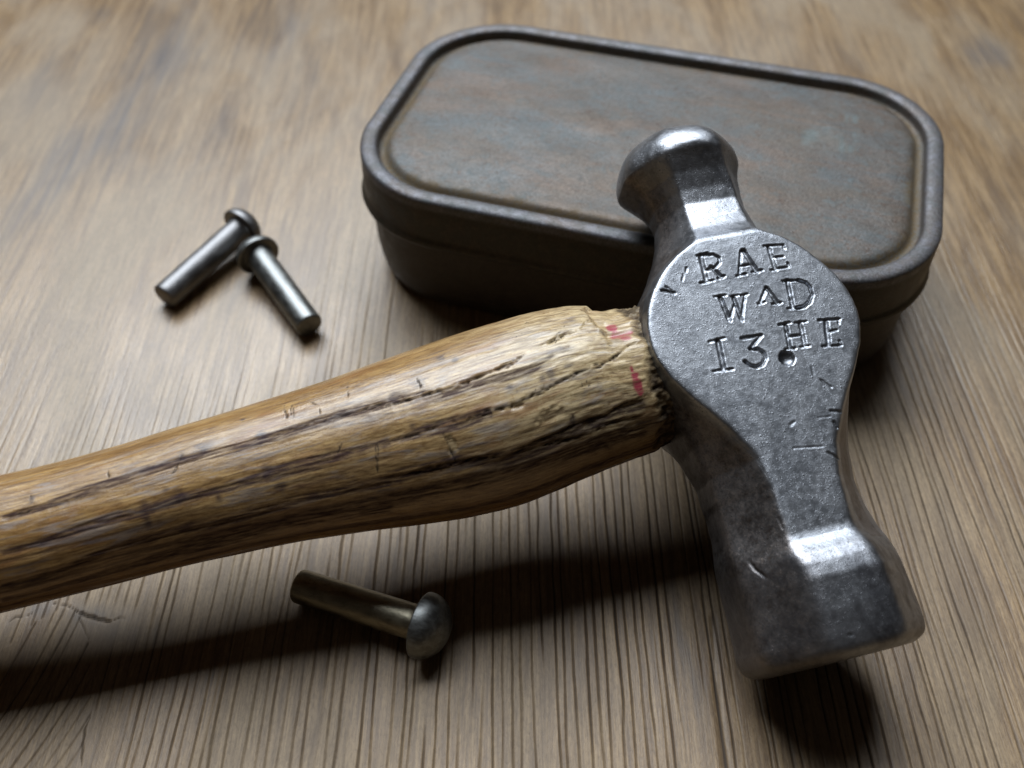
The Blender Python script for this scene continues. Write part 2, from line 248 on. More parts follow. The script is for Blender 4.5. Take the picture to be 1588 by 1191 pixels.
def mat_handle():
    k = Nodes("old_hickory_handle")
    p = k.attr("pc", True); cr = k.attr("crack"); st = k.attr("stripe"); bl = k.attr("blot"); rd = k.attr("red"); pale = k.attr("pale"); low = k.attr("grime_shade")
    n1 = k.noise(p, (0.06, 0.9, 0.9), 5, 0.6, 0.5)
    n2 = k.noise(p, (0.32, 2.8, 2.8), 5, 0.65)
    n5 = k.noise(p, (0.10, 3.0, 3.0), 4, 0.6, 0.3, (1, 2, 3))
    ray = k.noise(p, (2.6, 2.0, 2.0), 3, 0.6, 0.3, (3, 1, 8))
    n3 = k.noise(p, (0.09, 0.25, 0.25), 4, 0.6, 0.4)
    c = k.mix(k.ramp(n1, 0.3, 0.7), (0.21, 0.113, 0.036), (0.37, 0.235, 0.095))
    c = k.mix(k.m('MULTIPLY', pale, k.ramp(n3, 0.2, 0.6, 0.45, 1.0)), c, (0.47, 0.37, 0.215))
    c = k.mul(c, k.mix(k.ramp(n2, 0.34, 0.62), (0.55, 0.48, 0.40), (1.10, 1.10, 1.10)))
    c = k.mul(c, k.mix(k.ramp(ray, 0.55, 0.72), (1, 1, 1), (0.74, 0.62, 0.5)), 0.8)
    c = k.mix(k.m('MULTIPLY', k.ramp(n3, 0.50, 0.72), 0.55), c, (0.20, 0.080, 0.026))
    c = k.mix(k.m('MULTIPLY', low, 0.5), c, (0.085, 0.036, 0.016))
    c = k.mix(k.m('MULTIPLY', k.ramp(n5, 0.55, 0.66), 0.65), c, (0.10, 0.055, 0.028))
    scuff_sheen = k.m('MULTIPLY', k.attr('top'), k.ramp(k.noise(p, (0.10, 0.7, 0.7), 5, 0.65, 0.6, (4, 4, 9)), 0.50, 0.66))
    c = k.mix(k.m('MULTIPLY', scuff_sheen, 0.42), c, (0.26, 0.26, 0.28))  # blue-grey scuffs along the top, painting in part of the window sheen
    sm = k.m('MULTIPLY', k.m('MINIMUM', k.m('MULTIPLY', st, 2.1), 1.0), k.ramp(n2, 0.36, 0.70, 1.0, 0.50))
    c = k.mix(k.m('MULTIPLY', sm, 0.84), c, (0.030, 0.018, 0.024))
    c = k.mix(k.m('MULTIPLY', bl, k.ramp(n2, 0.3, 0.6, 0.95, 0.6)), c, (0.030, 0.018, 0.024))
    c = k.mix(k.m('MULTIPLY', rd, k.ramp(n2, 0.36, 0.55, 0.35, 0.95)), c, (0.28, 0.020, 0.050))
    c = k.mix(k.m('MULTIPLY', cr, 0.93), c, (0.014, 0.010, 0.009))
    r = k.m('ADD', k.ramp(pale, 0.0, 1.0, 0.28, 0.40), k.m('MULTIPLY', cr, 0.4))
    r = k.m('ADD', r, k.m('ADD', k.ramp(n2, 0.3, 0.7, 0.06, -0.04), k.m('MULTIPLY', sm, 0.28)))
    h = k.m('ADD', k.m('MULTIPLY', n2, 0.8), k.m('MULTIPLY', ray, 0.25))
    return k.set(**{"Base Color": c, "Roughness": r, "Specular IOR Level": k.m("SUBTRACT", 0.5, k.m("MULTIPLY", k.m("MAXIMUM", sm, cr), 0.4)), "Coat Weight": k.m("MULTIPLY", 0.27, k.m("SUBTRACT", 1.0, k.m("MAXIMUM", sm, cr))), "Coat Roughness": 0.22, "Normal": k.bump(h, 0.00016, 0.6)})

def mat_tin(name, lid):
    k = Nodes(name)
    p = k.attr("pc", True); dirt = k.attr("dirt"); bead = k.attr("bead"); ghost = k.attr("ghost")
    n1 = k.noise(p, (0.055, 0.10, 0.10), 5, 0.6, 0.6)
    n2 = k.noise(p, (0.40, 0.40, 0.40), 5, 0.68, 0.5)
    n3 = k.noise(p, (2.2, 2.2, 2.2), 4, 0.7)
    n4 = k.noise(p, (0.035, 0.14, 0.14), 4, 0.6, 1.0, (17, 4, 2))
    if lid:
        c = k.mix(k.ramp(n1, 0.30, 0.70), (0.076, 0.060, 0.047), (0.066, 0.074, 0.079))
        c = k.mix(k.ramp(n4, 0.48, 0.70, 0.0, 0.50), c, (0.108, 0.068, 0.046))
        c = k.mix(k.ramp(n2, 0.50, 0.70, 0.0, 0.5), c, (0.082, 0.105, 0.114))
        c = k.mix(k.m('MULTIPLY', k.ramp(n2, 0.46, 0.32), 0.7), c, (0.050, 0.038, 0.031))
        c = k.mix(k.ramp(k.noise(p, (0.9, 0.9, 0.9), 4, 0.7, 0.2, (9, 1, 4)), 0.56, 0.66, 0.0, 0.75), c, (0.062, 0.036, 0.024))
        c = k.mix(k.m('MULTIPLY', ghost, 0.35), c, (0.11, 0.18, 0.20))
        c = k.mix(k.m('MULTIPLY', bead, k.ramp(n2, 0.32, 0.60, 0.9, 0.25)), c, (0.105, 0.108, 0.128))
        c = k.mix(k.m('MULTIPLY', dirt, k.ramp(n3, 0.40, 0.56, 1.0, 0.25)), c, (0.150, 0.105, 0.045))
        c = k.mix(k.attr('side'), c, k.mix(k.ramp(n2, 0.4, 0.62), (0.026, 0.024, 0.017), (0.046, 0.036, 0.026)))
        met = 0.35
    else:
        c = k.mix(k.ramp(n2, 0.35, 0.65), (0.026, 0.018, 0.012), (0.040, 0.031, 0.023))
        met = 0.25
    c = k.mul(c, k.mix(k.ramp(n3, 0.3, 0.7), (0.62, 0.58, 0.54), (1.25, 1.25, 1.25)))
    r = k.m('ADD', k.ramp(n2, 0.3, 0.7, 0.45, 0.60), k.m('MULTIPLY', dirt, 0.3))
    return k.set(**{"Base Color": c, "Metallic": k.m('ADD', met, k.m('MULTIPLY', bead, 0.1)), "Roughness": r, "Normal": k.bump(k.m('ADD', n3, k.m('MULTIPLY', n2, 1.5)), 0.00012, 0.6)})

def mat_rivet(name, a, b, r0):
    k = Nodes(name)
    p = k.attr("pc", True)
    n1 = k.noise(p, (0.35, 0.9, 0.9), 5, 0.65, 0.3)
    n2 = k.noise(p, (3.0, 3.0, 3.0), 4, 0.65)
    c = k.mix(k.ramp(n1, 0.35, 0.65), a, b)
    c = k.mix(k.ramp(n2, 0.56, 0.74, 0, 0.6), c, (0.10, 0.08, 0.06))
    return k.set(**{"Base Color": c, "Metallic": 1.0, "Roughness": k.ramp(n1, 0.3, 0.7, r0, r0 + 0.12), "Normal": k.bump(n2, 0.00006, 0.5)})

TBL_A, TBL_B, TBL_C = (0.132, 0.078, 0.034), (0.268, 0.182, 0.095), (0.212, 0.160, 0.099)
M_TABLE = mat_table(); M_STEEL = mat_steel(); M_HANDLE = mat_handle()
M_LID = mat_tin("old_tin_lid", True); M_BODY = mat_tin("old_tin_body", False)
M_RIV_A = mat_rivet("rivet_steel", (0.13, 0.135, 0.135), (0.21, 0.22, 0.22), 0.38)
M_RIV_C = mat_rivet("rivet_dull_steel", (0.13, 0.13, 0.135), (0.20, 0.20, 0.205), 0.42)
M_RIV_B = mat_rivet("rivet_bronze_grey", (0.20, 0.18, 0.135), (0.31, 0.285, 0.215), 0.33)

# ------------------------------------------------------------------ table top: one weathered board, grooves as relief
def build_table():
    xs = np.concatenate([np.linspace(-420, -170, 40, endpoint=False), np.arange(-170, -80, 0.22), np.arange(-80, 88, 0.095), np.arange(88, 170, 0.22), np.linspace(170, 420, 40)])
    y = [46.0]
    while y[-1] < 300: y.append(y[-1] + (0.30 if y[-1] < 78 else 0.30 + 0.028 * (y[-1] - 78)))
    ys = np.concatenate([np.linspace(-160, 45, 30), np.array(y), np.linspace(305, 620, 40)])
    X, Y = np.meshgrid(xs, ys)
    wob = 1.3 * (noise2(X / 38, Y / 70, 3) - 0.5) + 0.5 * (noise2(X / 9, Y / 26, 5) - 0.5)
    # boundary of the knot piece at the near left, whose grain runs aslant
    bx = np.interp(Y, [50, 54.9, 58.4, 65.2, 69.5, 72.0], [-63.1, -63.7, -63.8, -65.7, -67.0, -69.5])
    slant = (X < bx) & (Y < 76 - 0.10 * (X + 72) ** 2)
    S = np.where(slant, X - 0.30 * (Y - 60) + 0.006 * (Y - 60) ** 2, X + wob)
    sp = 1.62
    K = np.round(S / sp)
    g = np.zeros_like(X); hgt = np.zeros_like(X)
    for dk in (-1, 0, 1):
        k = K + dk
        jit = (hash01(k, k * 0 + 3, 0, 11) - 0.5) * 0.9
        wand = 0.55 * (noise2(k * 3.7, Y / 22.0, 21) - 0.5) + 0.22 * (noise2(k * 5.3, Y / 5.5, 22) - 0.5)
        c = k * sp + jit + wand
        act = sstep(0.20, 0.40, noise2(k * 7.1 + 0.5, Y / 34.0 + hash01(k, k * 0, 0, 5) * 50, 23)) * (0.45 + 0.55 * noise2(k * 2.3, Y / 9.0, 24))
        strong = 0.55 + 0.65 * hash01(k, k * 0 + 9, 0, 12)
        wd = 0.078 + 0.055 * hash01(k, k * 0 + 1, 0, 13) + 0.05 * noise2(k * 1.7, Y / 3.0, 25)
        d = np.abs(S - c)
        q = np.minimum(np.exp(-(d / wd) ** 2) * act * strong * 1.35, 1.0)
        g = np.maximum(g, np.clip(q, 0, 1)); hgt = np.maximum(hgt, q)
    # the smooth patch right of the knot and the fading of the open grain on the far, more worn part
    smooth = sstep(-55, -59, X) * (1 - sstep(57, 63, Y)) * (1 - slant)
    worn = sstep(92, 160, Y) * (0.55 + 0.42 * noise2(X / 45 + 9, Y / 60, 31)) + 0.55 * sstep(-20, -70, X) * sstep(80, 110, Y)
    kd = np.hypot((X + 67) / 7.5, (Y - 72.5) / 5.0)
    att = np.clip(1 - 0.85 * smooth - worn - 0.9 * sstep(1.25, 0.7, kd) * (1 - slant), 0.05, 1)
    att = att * (0.82 + 0.18 * sstep(-45, 5, X)) * (0.75 + 0.45 * noise2(X / 14, Y / 40, 33))
    g *= att; hgt *= att
    z = -0.24 * hgt + 0.10 * (fbm(X / 9, Y / 40, 41) - 0.5) + 0.5 * (noise2(X / 60, Y / 90, 43) - 0.5)
    kn = np.zeros_like(X)
    for pts, wd, dp in DATA["tcr"]:
        d, f = local_dist(X + 1.6 * (fbm(X / 4, Y / 4, 45, 3) - 0.5), Y + 1.6 * (fbm(X / 4 + 30, Y / 4, 46, 3) - 0.5), pts, 6)
        w2 = wd * (0.45 + 0.6 * noise2(f * 6, f * 0 + wd * 10, 47))
        w2 = w2 * np.maximum(np.sin(np.clip(f, 0.02, 0.98) * math.pi), 0.05) ** 0.7
        q = np.exp(-(np.maximum(d, 0) / w2) ** 2)
        z -= 0.35 * dp * q; g = np.maximum(g, q * 0.95)
        kn = np.maximum(kn, np.exp(-(np.maximum(d, 0) / (1.6 + wd)) ** 2) * 0.6)
    kd = np.hypot((X + 67) / 7.5, (Y - 71.5) / 5.0)
    kn = np.maximum(kn, sstep(1.2, 0.2, kd) * 0.8)
    z += 0.25 * sstep(1.3, 0.0, kd)
    d, f = local_dist(X, Y, DATA["tslot"], 4)
    q = np.exp(-(d / 0.55) ** 2) * (0.6 + 0.5 * noise2(X / 2, Y / 3, 50))
    z -= 0.35 * q
    st = 0.75 * q
    warp = 5 * (noise2(X / 7, Y / 30, 53) - 0.5) + 2.5 * (noise2(X / 1.8, Y / 18, 54) - 0.5)
    for (cx, cy), a, b, s in DATA["tdark"]:
        ang = math.atan2(cx, 150) if b > 8 and cy > 150 else 0.0
        dx = X - cx + warp; dy = Y - cy
        q = np.exp(-((dx / a) ** 2 + (dy / b) ** 2))
        st = np.maximum(st, 2.1 * s * q * (0.30 + 0.9 * noise2(X / 2.0, Y / 22, 55)))
    me = grid_mesh("table_top", np.stack([X, Y, z], -1) * MM, M_TABLE, attrs=dict(polish=np.clip(worn, 0, 1), groove=g, stain=np.clip(st, 0, 1), knot=kn), vec=np.stack([X, Y, 0 * X], -1))
    me.flip_normals() if me.polygons[0].normal.z < 0 else None
    o = link("table_top", me); o["kind"] = "structure"
    return o
build_table()

# ------------------------------------------------------------------ tobacco tin
TIN = dict(x=28.16, y=165.45, rot=math.radians(-16.95), L=110.0, W=64.58, R=19.64, H=30.0)

def rrect(off, n=72, straight=40):
    """rounded rectangle offset outwards by off from the bead's centre line, same point count for any off"""
    hx, hy, R = TIN["L"] / 2 - TIN["R"], TIN["W"] / 2 - TIN["R"], TIN["R"] + off
    pts = []
    arcs = [(hx, hy, 0), (-hx, hy, 90), (-hx, -hy, 180), (hx, -hy, 270)]
    for i, (cx, cy, a0) in enumerate(arcs):
        for j in range(n):
            a = math.radians(a0 + 90.0 * j / (n - 1)); pts.append((cx + R * math.cos(a), cy + R * math.sin(a)))
        nx, ny, a1 = arcs[(i + 1) % 4]
        p = pts[-1]; a = math.radians(a1); q = (nx + R * math.cos(a), ny + R * math.sin(a))
        for j in range(1, straight):
            t = j / straight; pts.append((p[0] + (q[0] - p[0]) * t, p[1] + (q[1] - p[1]) * t))
    return np.array(pts)

def build_tin():
    t = thing("tobacco_tin", "old rusty flat tin box with rounded corners behind the hammer head", "tin", (TIN["x"] * MM, TIN["y"] * MM, 0), TIN["rot"])
    H = TIN["H"]
    # lid: rolled lower edge, skirt, bead, groove, raised panel
    prof = [(0.2, H - 11.3), (1.30, H - 11.5), (1.95, H - 11.1), (2.1, H - 10.5), (1.85, H - 9.9), (1.48, H - 9.5)]
    prof += [(1.42, z) for z in np.linspace(H - 9.0, H - 2.6, 10)]
    for a in np.linspace(0, 180, 19): prof.append((-0.35 + 1.77 * math.cos(math.radians(a)), H - 1.75 + 1.75 * math.sin(math.radians(a)) ** 0.42))
    prof += [(-2.3, H - 2.1), (-2.8, H - 2.35), (-3.2, H - 2.4), (-3.6, H - 2.25), (-4.0, H - 1.7), (-4.45, H - 1.15), (-5.0, H - 0.9), (-5.8, H - 0.8)]
    offs = [p for p in prof]
    prof += [(o, H - 0.8 + 0.35 * ((-5.8 - o) / 13.0)) for o in np.linspace(-6.5, -19.0, 22)]
    rings = []; offl = []
    for o, z in prof:
        q = rrect(o); rings.append(np.column_stack([q, np.full(len(q), z)])); offl.append(np.full(len(q), o))
    last = rings[-1]; c0 = np.array([0.0, 0.0, H - 0.35])
    for s in np.linspace(0.94, 0.0, 26):
        r = last.copy(); r[:, :2] = last[:, :2] * [1, s] if False else last[:, :2] * s; r[:, 2] = H - 0.8 + 0.35 + 0.12 * (1 - s); rings.append(r); offl.append(np.full(len(r), -19.0 - 20 * (1 - s)))
    V = np.stack(rings); O = np.stack(offl)
    x, y, z = V[..., 0], V[..., 1], V[..., 2]
    top = O < -4.4
    dent = 0.5 * (noise2(x / 17, y / 15, 61) - 0.5) + 0.25 * (noise2(x / 6, y / 6, 62) - 0.5)
    V[..., 2] = z + np.where(top, dent * sstep(-4.4, -9, O), 0.10 * (noise2(x / 9, y / 9, 63) - 0.5))
    sk = (O > 0.5)
    ang = np.arctan2(y, x)
    V[..., 0] += np.where(sk, 0.14 * (noise2(ang * 9, z / 4, 64) - 0.5), 0); V[..., 1] += np.where(sk, 0.14 * (noise2(ang * 9 + 40, z / 4, 65) - 0.5), 0)
    dirt = np.exp(-((O + 3.5) / 1.0) ** 2) * (0.65 + 0.7 * noise2(x / 1.1, y / 1.1, 66)) + 0.9 * np.exp(-((O + 4.2) / 1.3) ** 2) * sstep(0.42, 0.75, fbm(x / 2.2, y / 2.2, 67))
    dirt *= (z > H - 3)
    bead = sstep(-2.5, -1.9, O) * (z > H - 4.0)
    # ghost of a printed patch at the right of the panel
    gx, gy = x - 34.5, y - 12.0
    ghost = sstep(5.5, 4.5, np.abs(gx)) * sstep(7.5, 6, np.abs(gy)) * (0.35 + 0.65 * (np.sin(gx * 3.4) > 0.0)) * sstep(0.25, 0.6, noise2(x / 2, y / 3, 68)) * top
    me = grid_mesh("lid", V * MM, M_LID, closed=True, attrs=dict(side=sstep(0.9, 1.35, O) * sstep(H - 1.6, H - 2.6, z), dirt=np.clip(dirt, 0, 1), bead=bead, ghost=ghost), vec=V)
    link("lid", me, t)
    prof = [(0.5, H - 6.0), (0.35, H - 10.2), (0.3, H - 12.5), (0.2, H - 17), (0.0, H - 22), (-0.4, 4.6), (-0.9, 2.6), (-1.8, 1.0), (-3.2, 0.3), (-5.4, 0.15), (-12, 0.35)]
    us = np.linspace(0, len(prof) - 1, 60)
    po = np.interp(us, range(len(prof)), [p[0] for p in prof]); pz = np.interp(us, range(len(prof)), [p[1] for p in prof])
    V = np.stack([np.column_stack([rrect(o), np.full(len(rrect(o)), z)]) for o, z in zip(po, pz)])[::-1]
    z0 = np.zeros(V.shape[:2])
    me = grid_mesh("body", V * MM, M_BODY, closed=True, caps=(True, True), attrs=dict(dirt=z0, bead=z0, ghost=z0), vec=V)
    link("body", me, t)
build_tin()

# ------------------------------------------------------------------ hammer
def norm(a): return a / np.linalg.norm(a)
PSI, ALPHA, BETA = math.radians(-14.1), math.radians(20.3), math.radians(4.0)
HO = np.array([35.8, 104.1, 29.0])
U = np.array([math.sin(PSI) * math.cos(ALPHA), math.cos(PSI) * math.cos(ALPHA), math.sin(ALPHA)])
Vd = norm(np.array([-math.cos(PSI), math.sin(PSI), 0.0]))
Wd = np.cross(U, Vd)
HV = Vd * math.cos(BETA) - Wd * math.sin(BETA)
HW = np.cross(U, HV)

def polyline_cut(x, y, pts, wd, soft=0.5):
    d, f = local_dist(x, y, pts, 1.5)
    return d, sstep(wd / 2 + soft * 0.12, wd / 2 - soft * 0.14, d)

def build_head(parent):
    # u, flat half-width, flat height, half-width, ridge height, sharpness, sideways shift
    P = np.array([
        (-47.25, 4.2, 10.9, 10.3, 4.5, 16, .1), (-47.05, 4.7, 11.7, 11.3, 5.0, 16, .1), (-46.6, 5.0, 12.45, 12.0, 5.2, 20, .1), (-45.8, 5.15, 12.95, 12.45, 5.4, 26, .1), (-44.5, 5.2, 13.3, 12.65, 5.5, 32, .15), (-41.0, 5.2, 13.75, 12.75, 5.5, 32, .3),
        (-36.5, 5.2, 14.0, 12.8, 5.5, 32, .5), (-34.4, 5.2, 13.6, 12.75, 5.4, 34, .7), (-33.0, 5.2, 13.0, 12.6, 5.2, 36, .9), (-31.9, 5.2, 12.2, 12.4, 5.0, 44, 1.0), (-31.1, 5.2, 11.75, 12.2, 4.8, 48, 1.1), (-30.0, 5.1, 11.5, 12.0, 4.5, 50, 1.1),
        (-27.0, 4.95, 11.5, 11.4, 3.9, 52, 0.85), (-23.0, 4.9, 11.5, 11.0, 3.6, 54, 0.55), (-18.5, 5.7, 11.5, 11.3, 4.0, 50, 0.2), (-13.5, 8.6, 11.5, 12.6, 4.6, 50, 0.0),
        (-10.0, 11.2, 11.5, 13.9, 4.9, 40, 0.0), (-7.6, 13.0, 11.5, 14.9, 5.2, 44, 0), (-4.5, 15.1, 11.5, 16.0, 6.0, 48, 0), (-1.0, 16.35, 11.5, 16.9, 7.0, 50, 0), (1.0, 16.6, 11.5, 17.1, 7.2, 50, 0),
        (4.0, 16.3, 11.5, 16.9, 7.0, 50, 0), (7.0, 15.4, 11.5, 16.2, 6.6, 48, 0), (10.0, 13.8, 11.5, 14.9, 6.0, 46, 0), (13.0, 11.2, 11.5, 12.9, 5.0, 44, -.2), (15.0, 8.7, 11.5, 11.5, 4.2, 42, -.4), (16.6, 5.9, 11.45, 10.6, 3.6, 40, -.6),
        (17.4, 5.2, 11.1, 10.2, 3.2, 40, -.7), (18.2, 4.9, 10.2, 9.9, 3.0, 40, -.8), (20.0, 4.7, 8.9, 9.2, 2.6, 40, -1.2), (22.5, 4.6, 7.8, 8.4, 2.4, 40, -1.6), (25.5, 4.5, 7.25, 7.6, 2.3, 40, -1.7), (28.0, 4.5, 7.7, 7.8, 2.4, 36, -1.6),
        (30.8, 4.4, 8.7, 8.5, 3.0, 36, -1.1), (33.0, 4.4, 10.0, 9.6, 4.0, 28, -.6), (34.0, 4.3, 10.75, 10.15, 4.3, 18, -.4), (34.7, 4.3, 11.0, 10.3, 4.4, 12, -.35)])
    uu = np.arange(-47.25, 34.701, 0.05)
    prof = np.stack([np.interp(uu, P[:, 0], P[:, i]) for i in range(1, 7)], 1)
    kx = np.exp(-0.5 * (np.arange(-20, 21) * 0.05 / 0.22) ** 2); kx /= kx.sum()
    pp = np.pad(prof, ((20, 20), (0, 0)), mode='edge')
    prof = np.stack([np.convolve(pp[:, i], kx, 'valid') for i in range(6)], 1)
    # rows along the axis
    rows = [np.linspace(-47.25, -34.5, 60, endpoint=False), np.arange(-34.5, 18.5, 0.15), np.linspace(18.5, 34.7, 100)]
    us = np.concatenate(rows)
    pr = np.stack([np.interp(us, uu, prof[:, i]) for i in range(6)], 1)
    dome_t = np.linspace(0, 1, 42)[1:]
    dome = [(34.7 + 7.5 * math.sin(t * math.pi / 2), max(math.cos(t * math.pi / 2), 0.002)) for t in dome_t]
    base = pr[-1]
    us_all = np.concatenate([us, [d[0] for d in dome]])
    pr_all = np.concatenate([pr, np.stack([base * [d[1], d[1], d[1], d[1], 1, 1] for d in dome])])
    # face end: rings closing to the centre
    face = [(-47.32, 0.965), (-47.38, 0.90), (-47.42, 0.7), (-47.45, 0.4), (-47.46, 0.004)]
    us_all = np.concatenate([[f[0] for f in face][::-1], us_all])
    pr_all = np.concatenate([np.stack([pr[0] * [f[1], f[1], f[1], f[1], 1, 1] for f in face][::-1]), pr_all])
    # angles from the upper flat's normal, dense over the upper flat
    a0 = math.radians(57)
    dense = np.arctan(np.linspace(-math.tan(a0), math.tan(a0), 250))
    rest = np.linspace(a0, 2 * math.pi - a0, 190)[1:-1]
    ph = np.concatenate([dense, rest])
    A = ph[None, :]; Uc = us_all[:, None] + 0 * A
    wav = 0.30 * (noise2(us_all / 5, 0 * us_all, 71) - 0.5) + 0.14 * (noise2(us_all / 1.3, 0 * us_all, 72) - 0.5)
    inner = ((us_all > -32) & (us_all < 17)).astype(float)
    fw = (pr_all[:, 0] + wav * inner)[:, None]; dt = pr_all[:, 1][:, None]; hw = pr_all[:, 2][:, None]; rw = pr_all[:, 3][:, None]; sp = pr_all[:, 4][:, None]; vc = pr_all[:, 5]
    e = np.stack([np.cos(A), np.sin(A)], -1)             # (w, v)
    nx, ny = (hw - fw), (dt - rw)                          # chamfer normal: w part, v part
    nl = np.hypot(nx, ny) + 1e-9; nw, nv = nx / nl, ny / nl
    dc = nw * dt + nv * fw
    hwl = hw - np.interp(us_all, [-44, -37, -33, -29, -22], [0.0, 0.9, 1.3, 0.9, 0.0])[:, None]
    nll = np.hypot(hwl - fw, ny) + 1e-9; lw, lv = (hwl - fw) / nll, ny / nll
    dl = lw * dt + lv * fw
    db = np.where(us_all < -36, np.minimum(dt[:, 0] * 1.0 + np.interp(us_all, [-47.3, -46.6, -44.5, -41, -36], [0.55, 0.75, 0.65, 0.2, 0]), 14.1), dt[:, 0])[:, None]
    db = np.where(us_all[:, None] < -47.26, dt, db); dcb = nw * db + nv * fw
    acc = np.zeros(Uc.shape)
    def plane(cw, cv, dist):
        q = np.maximum(0, (cw * np.cos(A) + cv * np.sin(A))) / np.maximum(dist, 1e-3)
        return q
    qs = [plane(1, 0, dt), plane(-1, 0, db), plane(0, 1, hwl), plane(0, -1, hw), plane(lw, lv, dl), plane(nw, -nv, dc), plane(-lw, lv, lw * db + lv * fw), plane(-nw, -nv, dcb)]
    mx = np.maximum.reduce(qs)
    for q in qs: acc += (q / mx) ** sp
    r = 1.0 / (mx * acc ** (1.0 / sp))
    w = r * np.cos(A); v = r * np.sin(A) + vc[:, None]
    topq = np.cos(A) > math.cos(a0 + 0.05)
    # worn hand-forged surface
    S = r * A
    bumpy = 0.22 * (fbm(Uc / 7, S / 7, 73, 3) - 0.5) + 0.05 * (fbm(Uc / 0.9, S / 0.9, 74, 3) - 0.5)
    scale = np.clip(r / 3.0, 0, 1)
    flat = topq & (np.abs(v) < fw + 0.6) & (Uc > -31) & (Uc < 17.6)
    disp = np.where(flat, 0.10 * (fbm(Uc / 9, v / 9, 75, 2) - 0.5) + 0.035 * (fbm(Uc / 0.7, v / 0.7, 76, 3) - 0.5), bumpy) * scale
    r2 = r + disp
    w = r2 * np.cos(A); v = r2 * np.sin(A) + vc[:, None]
    # stamped letters and marks, cut straight down into the upper flat
    m = topq & (Uc > -40) & (Uc < 17.5)
    um, vm = Uc[m], v[m]
    um = um + 0.10 * (noise2(um / 0.5, vm / 0.5, 81) - 0.5); vm = vm + 0.10 * (noise2(um / 0.5 + 40, vm / 0.5, 82) - 0.5)
    cut = np.zeros(um.shape); lip = np.zeros(um.shape); cut_shade = np.zeros(um.shape)
    HD = DATA["head"]
    for i, (pts, wd) in enumerate(HD["strokes"]):
        wd = wd * 1.5
        d, c = polyline_cut(um, vm, pts, wd, 1.0)
        depth = (0.46 if wd > 0.38 else 0.30) * (0.75 + 0.5 * ((i * 37) % 11) / 10.0)
        cut = np.maximum(cut, c * depth * (0.85 + 0.3 * noise2(um / 0.7, vm / 0.7, 83)))
        lip = np.maximum(lip, np.exp(-((d - wd / 2 - 0.22) / 0.18) ** 2))
    cu, cv = HD["dot"]
    dd = np.hypot(um - cu, vm - cv)
    cut = np.maximum(cut, np.sqrt(np.maximum(0, 1 - (dd / 1.25) ** 2)) * 0.85)
    lip = np.maximum(lip, np.exp(-((dd - 1.5) / 0.22) ** 2))
    cut_shade = np.clip(cut / 0.6, 0, 1) * 0.55  # shade inside the letters and dimple, painted as darker metal
    for pts, wd, dp in HD["nicks"]:
        d, c = polyline_cut(um, vm, pts, wd * 0.7, 1.6)
        cut = np.maximum(cut, c * dp * 0.75); cut_shade = np.maximum(cut_shade, c * 0.6 * min(1, dp / 0.3))
        lip = np.maximum(lip, 0.7 * np.exp(-((d - wd / 2 - 0.2) / 0.18) ** 2))
    dw = np.zeros(Uc.shape); pt = np.zeros(Uc.shape)
    dw[m] = -cut + 0.015 * lip * (cut < 0.05); pt[m] = cut_shade
    w = w + dw
    # the long nick on the left of the striking end
    for pts, wd, dp in [([(-31.6, 10.6), (-33.0, 10.4), (-34.8, 9.6)], 0.5, 0.2), ([(-44.5, 3.2), (-44.6, 2.2)], 0.35, 0.2)]:
        mm = (np.cos(A) > 0.2) & (np.abs(Uc + 36) < 12)
        d, f = local_dist(Uc[mm], v[mm], pts, 2)
        c = sstep(wd * 0.7, 0, d) * np.sin(np.clip(f, 0.05, 1) * math.pi) ** 0.5
        rr = np.zeros(Uc.shape); rr[mm] = c
        w -= rr * dp * np.cos(A); v -= rr * dp * np.sin(A); pt = np.maximum(pt, rr)
    # brown patina where hands and files never polished: flanks, cheeks' chamfers, most of the striking end
    edge = sstep(0.0, 1.2, np.abs(v) - fw - 0.1)
    pol = np.where((Uc > -32.5) & (Uc < 18) & topq, 1 - edge, 0.0)
    hi = sstep(0.35, 0.9, np.cos(A))
    pol = np.where(Uc < -32.5, 0.85 * sstep(0.55, 0.95, np.cos(A + 0.35)), pol)
    pol = np.where(Uc > 18, 0.85 * sstep(0.2, 0.8, np.cos(A + 0.25)), pol)
    pol = np.where(Uc > 34.2, 0.9, pol)
    pat = np.clip(1 - pol, 0, 1) * np.where(A > math.pi, 0.55, 1.0)
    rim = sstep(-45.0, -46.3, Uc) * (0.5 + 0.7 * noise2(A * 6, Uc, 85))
    under = sstep(math.radians(68), math.radians(92), np.minimum(A % (2 * math.pi), 2 * math.pi - A % (2 * math.pi))) * sstep(-40, -30, Uc) * sstep(36, 34.5, Uc)  # uncleaned flank and underside, darkened in colour for the shadow they reflect
    end = sstep(-31.5, -34.5, Uc) * (0.45 + 0.55 * sstep(0.2, -0.5, A - 2 * math.pi * (A > math.pi))) + 0.35 * sstep(27, 30, Uc) * sstep(34, 31, Uc)  # dark mottle on the striking end; dark reflections painted in on its right
    V = np.stack([Uc, v, w], -1)
    me = grid_mesh("head", V * MM, M_STEEL, closed=True, attrs=dict(patina=pat, cut_shade=pt, end=end, under=np.clip(np.maximum(under, 0.8 * rim), 0, 1)), vec=V)
    o = link("head", me, parent)
    o.matrix_local = Matrix(((U[0], Vd[0], Wd[0], 0), (U[1], Vd[1], Wd[1], 0), (U[2], Vd[2], Wd[2], HO[2] * MM), (0, 0, 0, 1)))
    return o

